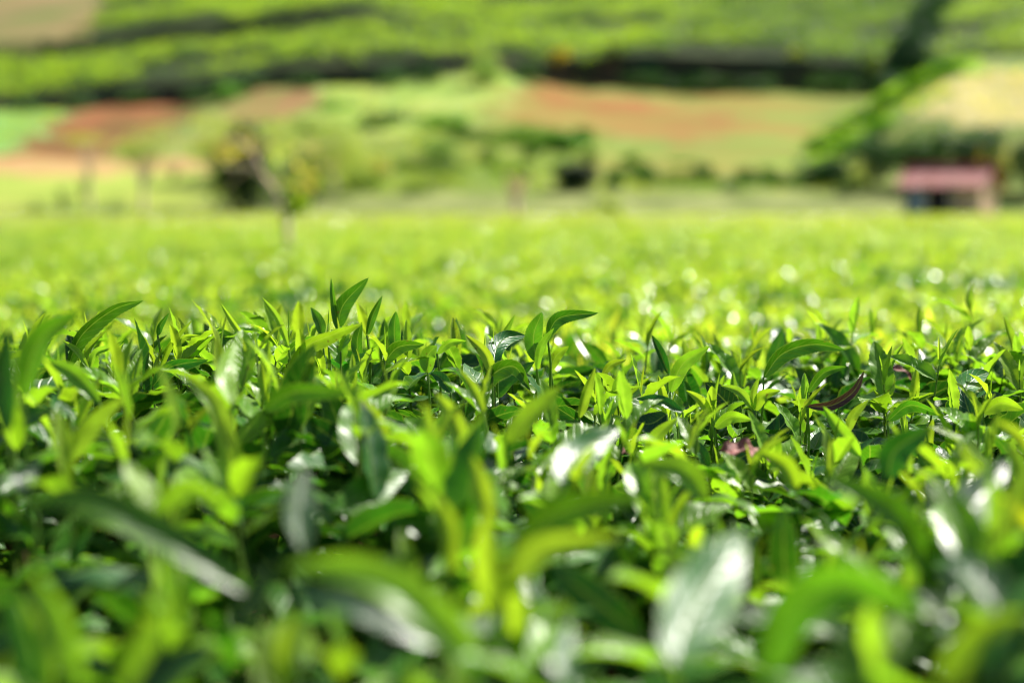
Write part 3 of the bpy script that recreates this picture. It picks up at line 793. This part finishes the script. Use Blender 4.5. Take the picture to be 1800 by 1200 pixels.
# bushes on the middle slope
MIDS = [
 (640,740,198,240,90,(.02,.07,.015),G2,'dark oval bush on the pale crop plot',700),
 (780,900,228,258,84,(.10,.22,.04),G2,'mid green bush at the left foot of the orange soil',500),
 (870,985,222,272,82,(.14,.28,.05),(.10,.24,.03),'bright green bush below the orange soil',600),
 (945,1040,238,270,81,(.06,.22,.02),G1,'deep green bush right of the bright one below the orange soil',600),
 (715,835,278,325,74,(.09,.19,.02),G2,'wide low green hedge bush left of the pink-trunked sapling',1100),
 (965,1055,288,345,68,DG,(.006,.02,.008),'nearly black round bush at the foot of the slope',1800),
 (1060,1095,310,345,68,G1,G2,'small green bush just right of the black round one',300),
 (1100,1180,305,345,70,(.08,.22,.02),G2,'low green bush on the edge below the fallow plot, left one of three',600),
 (1170,1290,308,344,70,(.08,.20,.02),G2,'low wide green bush on the edge below the fallow plot, middle one of three',800),
 (1280,1440,312,342,70,(.08,.20,.02),G2,'low long green bush on the edge below the fallow plot, right one of three',900),
 (1490,1520,285,340,67,PALE,OLV,'pale slender shrub before the dark trees near the shed',160),
 (590,650,255,350,72,PALE,OLV,'pale loose shrub right of the olive tree',500),
 (640,690,268,330,71,(.42,.28,.14),PALE,'pinkish dry shrub between olive tree and hedge bush',350),
 (560,640,178,215,95,(.08,.26,.07),MINT,'mint green shrub beside the pink soil plot',500),
 (380,440,145,200,100,(.12,.28,.05),MINT,'light green pointed shrub below the dark bank, left of the pink soil',600),
 (830,890,108,160,102,MINT,PALE,'pale mint shrub against the dark bank',600),
 (690,840,300,352,69,(.20,.28,.06),OLV,'olive grass tussock in front of the wide hedge bush',700),
 (1040,1100,345,366,63,OLV,PALE,'greyish low tussock on the field edge below the green bush',250),
 (725,820,248,290,78,G1,(.14,.26,.06),'dark green shrub between the oval bush and the olive tussock',500),
 (850,930,290,320,73,G1,(.16,.30,.05),'light green shrub above the pink-trunked sapling',500),
 (1090,1130,270,300,76,G1,OLV,'small pale bush on the left edge of the fallow plot',260),
 (700,760,330,356,67,G2,G1,'small dark tuft below the wide hedge bush',300),
 (1440,1560,312,342,71,G1,G2,'low green bush on the field edge just left of the pale slender shrub',800),
 (1160,1240,282,306,77,(.10,.22,.04),G1,'small green bush inside the lower fallow plot',350),
 (560,610,250,280,82,G1,G2,'round green bush above the olive tree',400),
 (725,830,200,236,88,(.18,.34,.07),(.12,.28,.05),'light green bush right of the dark oval bush',400),
 (600,680,300,345,68,OLV,G1,'low olive shrub at the right foot of the olive tree',600),
]
for a, b, c, d_, y, c1, c2, lab, n in MIDS: shrub(a, b, c, d_, y, c1, c2, lab, n=int(n*2.2), size=.16 if y < 80 else .24)
tree('sapling', 905, 372, (875, 935, 285, 335), 62, (.22, .34, .06), OLV, 'sapling with pinkish trunk in the middle of the slope foot', 'tree', n=240, size=.13, bark=M_PINK, r0=.20, base_z=.2)
# trees on and above the dark bank
HILLT = [
 (980, 118, (962, 1000, 82, 118), 104, (.55, .42, .03), (.40, .36, .04), 'small round yellow tree on the dark bank', 500),
 (1080, 115, (1062, 1098, 72, 108), 106, OLV, G2, 'small olive tree right of the yellow one above the dark bank', 300),
 (1535, 165, (1515, 1555, 85, 128), 103, OLV, G1, 'pale tree at the right end of the dark bank', 300),
 (625, 150, (605, 648, 100, 135), 103, (.30, .36, .16), G1, 'small greyish tree on the bank left of centre', 300),
 (1400, 112, (1375, 1425, 82, 112), 107, (.34, .40, .08), OLV, 'small yellowish shrubby tree above the dark bank', 300),
]
for px, Y, cr, y, c1, c2, lab, n in HILLT: tree('tree', px, Y, cr, y, c1, c2, lab, n=int(n*1.6), size=.24, bark=M_WOOD, r0=.06)
# dark trees under the straw slope and the dark ravine
DT = [(1475,1590,232,335,69),(1560,1665,226,335,68),(1640,1730,238,330,67.5),(1690,1785,214,330,69),(1765,1860,235,345,67),(1395,1500,276,335,70)]
DL = ['dark broad bush, first of the row left of the shed roof', 'dark tall bush of the row directly behind the shed roof left end', 'dark bush of the row behind the middle of the shed roof',
      'tallest dark bush with green top behind the shed right end', 'dark bush at the right edge beyond the shed', 'low dark brownish bush at the left end of the dark row']
for (a, b, c, d_, y), lab in zip(DT, DL): shrub(a, b, c, d_, y, DG, (.03, .13, .02), lab, n=2600, size=.2, name='bush', cat='bush', group='dark bushes behind the shed')
shrub(1560, 1680, 208, 250, 70, (.06, .26, .02), G1, 'bright green bush capping the dark row behind the shed', n=700, size=.18, name='bush', cat='bush')
shrub(1700, 1728, 262, 330, 66, (.50, .30, .04), (.3, .3, .05), 'orange-yellow shrub touching the shed roof right end', n=350, size=.12)
shrub(1740, 1785, 255, 315, 67, (.50, .42, .04), (.25, .28, .04), 'yellow shrub just right of the orange one by the shed', n=400, size=.12)
RAV = [(1555,150,108),(1575,120,112),(1590,95,118),(1605,70,126),(1618,45,136),(1632,20,148),(1645,-5,160),(1565,165,106),(1600,120,110)]
o_r = []
for k, (px, Y, y) in enumerate(RAV):
    y = hit(px, Y+12, near=104.0)[1]-.4
    shrub(px-38, px+38, Y-26, Y+24, y, (.04, .12, .04), (.02, .07, .035), ['lowest of','second from below of','third from below of','middle one of','third from the top of','second from the top of','topmost of','left outlying one at the foot of','right outlying one beside'][k]+' the dark trees in the ravine climbing the hill', n=1500, size=.34, name='tree', cat='tree', group='dark trees of the ravine')

SPB = [(1440,34,265,'lowest'),(1478,38,236,'second from below'),(1520,40,212,'third from below'),(1560,38,186,'fourth from below'),(1605,40,158,'fifth from below'),(1650,40,132,'topmost'),(1545,42,232,'innermost, nearest the dark row,'),(1500,40,262,'broadest low one')]
for px, w_, Y, nm_ in SPB:
    yy = hit(px, Y, near=72.0)[1]
    shrub(px-w_, px+w_, Y-22, Y+12, yy, (.16, .34, .02), (.06, .20, .02), nm_+' of the bright green bushes up the spur edge', n=900, size=.24, name='bush', cat='bush', group='bright bushes on the edge of the spur')
BK = [(60,30,22),(150,40,18),(250,35,26),(360,40,20),(450,45,30),(540,35,24),(690,40,26),(760,30,20),(1130,45,28),(1190,35,20),(1250,50,34),(1330,40,30),(1440,45,34),(1490,35,26),(930,35,24)]
BN = ['first','second','third','fourth','fifth','sixth','seventh','eighth','tenth','eleventh','twelfth','thirteenth','fourteenth','fifteenth','ninth']
for k, (px, w_, h_) in enumerate(BK):
    yb = float(bank_y((px-900)/F_PX*105))-.7; lo = float(np.interp(px, BX, BLO))
    shrub(px-w_, px+w_, lo-h_, lo+6, yb, (.03, .10, .03), (.07, .16, .04), BN[k]+' from the left of the dark bushes hanging on the long bank', n=420, size=.26, name='bush', cat='bush', group='dark bushes along the bank')

# tea of the hillside and the bushes over the edge of the bank
def hill_tea():
    pts = []
    y = 106.0
    while y < 215:
        hw = .40*y+8
        for x in np.arange(-hw, hw, 1.15):
            pts.append((x+rng.uniform(-.3, .3), y+rng.uniform(-.3, .3)))
        y += 1.25
    p = np.array(pts); x, y = p[:, 0], p[:, 1]
    z = ground(x, y); px, py = sky_px(x, y, z)
    ok = (y > bank_y(x)+0.35) & ~inside(px, py, [(-800, -400), (170, -60), (190, 10), (150, 60), (60, 92), (-60, 100), (-800, 160)])
    n1 = np.sin(x*.31+y*.11)+np.sin(x*.13-y*.23+2)+np.sin(y*.33+x*.05)+.8*np.sin(x*.71+1)*np.sin(y*.57)
    ok &= (n1 > -1.25)
    # terrace gap high on the left
    u = y-bank_y(x)-0.6
    ok &= ~((np.abs(u-24) < 2.2) & (x < -9))
    x, y, z, n1, px, py = x[ok], y[ok], z[ok], n1[ok], px[ok], py[ok]
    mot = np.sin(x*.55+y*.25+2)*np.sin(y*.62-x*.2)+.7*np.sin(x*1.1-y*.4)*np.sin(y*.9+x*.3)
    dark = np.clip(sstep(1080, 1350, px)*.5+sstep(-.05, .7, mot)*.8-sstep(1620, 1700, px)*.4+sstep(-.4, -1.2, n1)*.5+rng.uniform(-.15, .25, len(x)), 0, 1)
    n_each = 26; n = len(x)*n_each
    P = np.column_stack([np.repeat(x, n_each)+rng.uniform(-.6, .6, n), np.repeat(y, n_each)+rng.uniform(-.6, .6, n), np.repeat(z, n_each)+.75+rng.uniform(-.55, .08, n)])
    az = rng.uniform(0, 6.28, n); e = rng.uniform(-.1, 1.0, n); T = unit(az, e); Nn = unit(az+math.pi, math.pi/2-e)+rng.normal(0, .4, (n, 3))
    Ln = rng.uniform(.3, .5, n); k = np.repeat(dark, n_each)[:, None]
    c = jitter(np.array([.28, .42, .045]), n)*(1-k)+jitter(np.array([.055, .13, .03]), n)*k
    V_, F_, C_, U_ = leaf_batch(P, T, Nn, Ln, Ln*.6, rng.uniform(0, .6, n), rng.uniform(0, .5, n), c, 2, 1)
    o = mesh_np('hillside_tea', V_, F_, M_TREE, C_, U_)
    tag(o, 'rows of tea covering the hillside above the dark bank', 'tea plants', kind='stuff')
hill_tea()
def scatter_stuff(name, label, cat, region, n, size, c1, c2, ymax=1e9, lift=.1):
    x = rng.uniform(-60, 60, n*6); y = rng.uniform(60, 112, n*6); z = ground(x, y); px, py = sky_px(x, y, z)
    ok = np.zeros(len(x), bool)
    for poly in region: ok |= inside(px, py, poly)
    ok &= y < bank_y(x); x, y, z = x[ok][:n], y[ok][:n], z[ok][:n]; m = len(x)
    T = unit(rng.uniform(0, 6.28, m), rng.uniform(.4, 1.5, m)); Nn = rng.normal(0, 1, (m, 3)); Ln = rng.uniform(.6, 1.4, m)*size
    k = rng.random((m, 1))*.6+.4*(np.sin(x*.6+y*.4)*.5+.5)[:, None]
    c = jitter(np.asarray(c1), m)*(1-k)+jitter(np.asarray(c2), m)*k
    V_, F_, C_, U_ = leaf_batch(np.column_stack([x, y, z-.05]), T, Nn, Ln, Ln*.45, rng.uniform(0, .8, m), rng.uniform(.1, .5, m), c, 2, 1)
    tag(mesh_np(name, V_, F_, M_TREE, C_, U_), label, cat, kind='stuff')
scatter_stuff('grass', 'rough olive grass and weeds growing over the lower slope', 'grass', [[(360,215),(560,205),(640,240),(800,232),(1010,235),(1040,318),(1560,325),(1560,338),(372,345),(372,300)]], 16000, .3, (.36,.41,.12), (.15,.28,.05))
scatter_stuff('crops', 'pale green leafy crop rows on the slope under the bank', 'crops', [PLOTS[5][1], PLOTS[0][1]], 9000, .3, (.24,.40,.11), (.48,.52,.16))
scatter_stuff('dry_grass', 'straw-coloured tall dry grass on the right-hand spur', 'grass', [PLOTS[8][1]], 5000, .4, (.56,.50,.22), (.50,.46,.20))
scatter_stuff('verge_weeds', 'bright yellow-green weeds along the edge of the spur', 'weeds', [PLOTS[10][1]], 6000, .4, (.22,.42,.02), (.30,.42,.04))

# ------------------------------------------------------------------ the shed
def shed():
    d = 59.0
    fx_ = (1668-900)/F_PX*d
    root = empty('shed', (fx_, d, 0), math.radians(-33))
    def box(name, x0, x1, y0, y1, z0, z1, mat, par=root):
        V_ = np.array([[x, y, z] for z in (z0, z1) for y in (y0, y1) for x in (x0, x1)], float)
        Fq = [[0, 2, 3, 1], [4, 5, 7, 6], [0, 1, 5, 4], [2, 6, 7, 3], [0, 4, 6, 2], [1, 3, 7, 5]]
        return mesh_np(name, V_, Fq, mat, smooth=False, parent=par)
    wallm = noise_mat("shed_plaster", (.62, .44, .26), (.74, .56, .36), 2, .9)
    dark = noise_mat("shed_dark_boards", (.03, .035, .04), (.07, .07, .07), 3, .9, stretch=(8, 1, 1))
    blue = noise_mat("shed_blue_board", (.22, .32, .40), (.32, .42, .50), 3, .6)
    roofm, T, N, L = new_mat("corrugated_red_roof")
    P = N["Principled BSDF"]; P.inputs['Base Color'].default_value = (.50, .20, .20, 1); P.inputs['Roughness'].default_value = .7; P.inputs['Specular IOR Level'].default_value = .25
    n = N.new("ShaderNodeTexNoise"); n.inputs['Scale'].default_value = 1.5; tc = N.new("ShaderNodeTexCoord"); L.new(tc.outputs['Object'], n.inputs['Vector'])
    r = N.new("ShaderNodeValToRGB"); r.color_ramp.elements[0].color = (.34, .09, .07, 1); r.color_ramp.elements[1].color = (.52, .23, .20, 1); r.color_ramp.elements[0].position = .35; r.color_ramp.elements[1].position = .65
    L.new(n.outputs[0], r.inputs[0]); L.new(r.outputs[0], P.inputs['Base Color'])
    W, D, H, R = 1.52, 1.25, 2.02, 2.78
    # walls: back, right gable wall, left low wall, front half panels
    box('wall', -W, W, D-.1, D, 0, H, wallm)
    V_ = np.array([[W-.1, -D, 0], [W, -D, 0], [W-.1, D-.1, 0], [W, D-.1, 0], [W-.1, -D, H], [W, -D, H], [W-.1, D-.1, H], [W, D-.1, H], [W-.1, -.05, R-.12], [W, -.05, R-.12]], float)
    mesh = bpy.data.meshes.new('wall'); mesh.from_pydata(V_.tolist(), [], [(0, 2, 3, 1), (0, 1, 5, 4), (2, 6, 7, 3), (1, 3, 7, 9, 5), (0, 4, 8, 6, 2), (4, 5, 9, 8), (6, 8, 9, 7)])
    mesh.materials.append(wallm); wo = bpy.data.objects.new('wall', mesh); col.objects.link(wo); wo.parent = root
    box('wall', -W, -W+.1, -D, D-.1, 0, H, dark)
    fw = box('wall', .62, W-.1, -D, -D+.1, 0, H, wallm)
    box('door', -.50, .28, -D+.35, -D+.40, 0, 1.85, dark)
    box('side_board', -W+.1, -.65, -D+.02, -D+.08, 0, 1.75, blue)
    for xx in (-W+.05, -.60, .34, .56): box('post', xx-.045, xx+.045, -D-.20, -D-.11, 0, H+.02, M_PALE)
    # corrugated roof: two slopes with overhang
    for sgn in (-1, 1):
        V_, Fq = [], []
        nx_ = 90
        for i in range(nx_+1):
            x = -W-.35+(2*W+.6)*i/nx_; c = .018*math.sin(i*1.9)
            for j, (yy, zz) in enumerate(((0, R), (sgn*(D+.32), H-.16))):
                V_.append([x, yy, zz+c]); V_.append([x, yy, zz+c+.025])
        for i in range(nx_):
            a = i*4; b = a+4
            Fq += [[a, b, b+2, a+2], [a+1, a+3, b+3, b+1], [a, a+1, b+1, b], [a+2, b+2, b+3, a+3]]
        mesh_np('roof', V_, Fq, roofm, smooth=False, parent=root)
    ridge = noise_mat('ridge_red', (.30, .05, .04), (.42, .10, .08), 4, .6)
    box('ridge_cap', -W-.36, W+.26, -.22, .22, R-.05, R+.10, ridge)
    tag(root, 'small open shed with pinkish red corrugated roof beyond the field at the right', 'shed')
shed()
print("objects", len(bpy.data.objects), "polys", sum(len(m.polygons) for m in bpy.data.meshes))
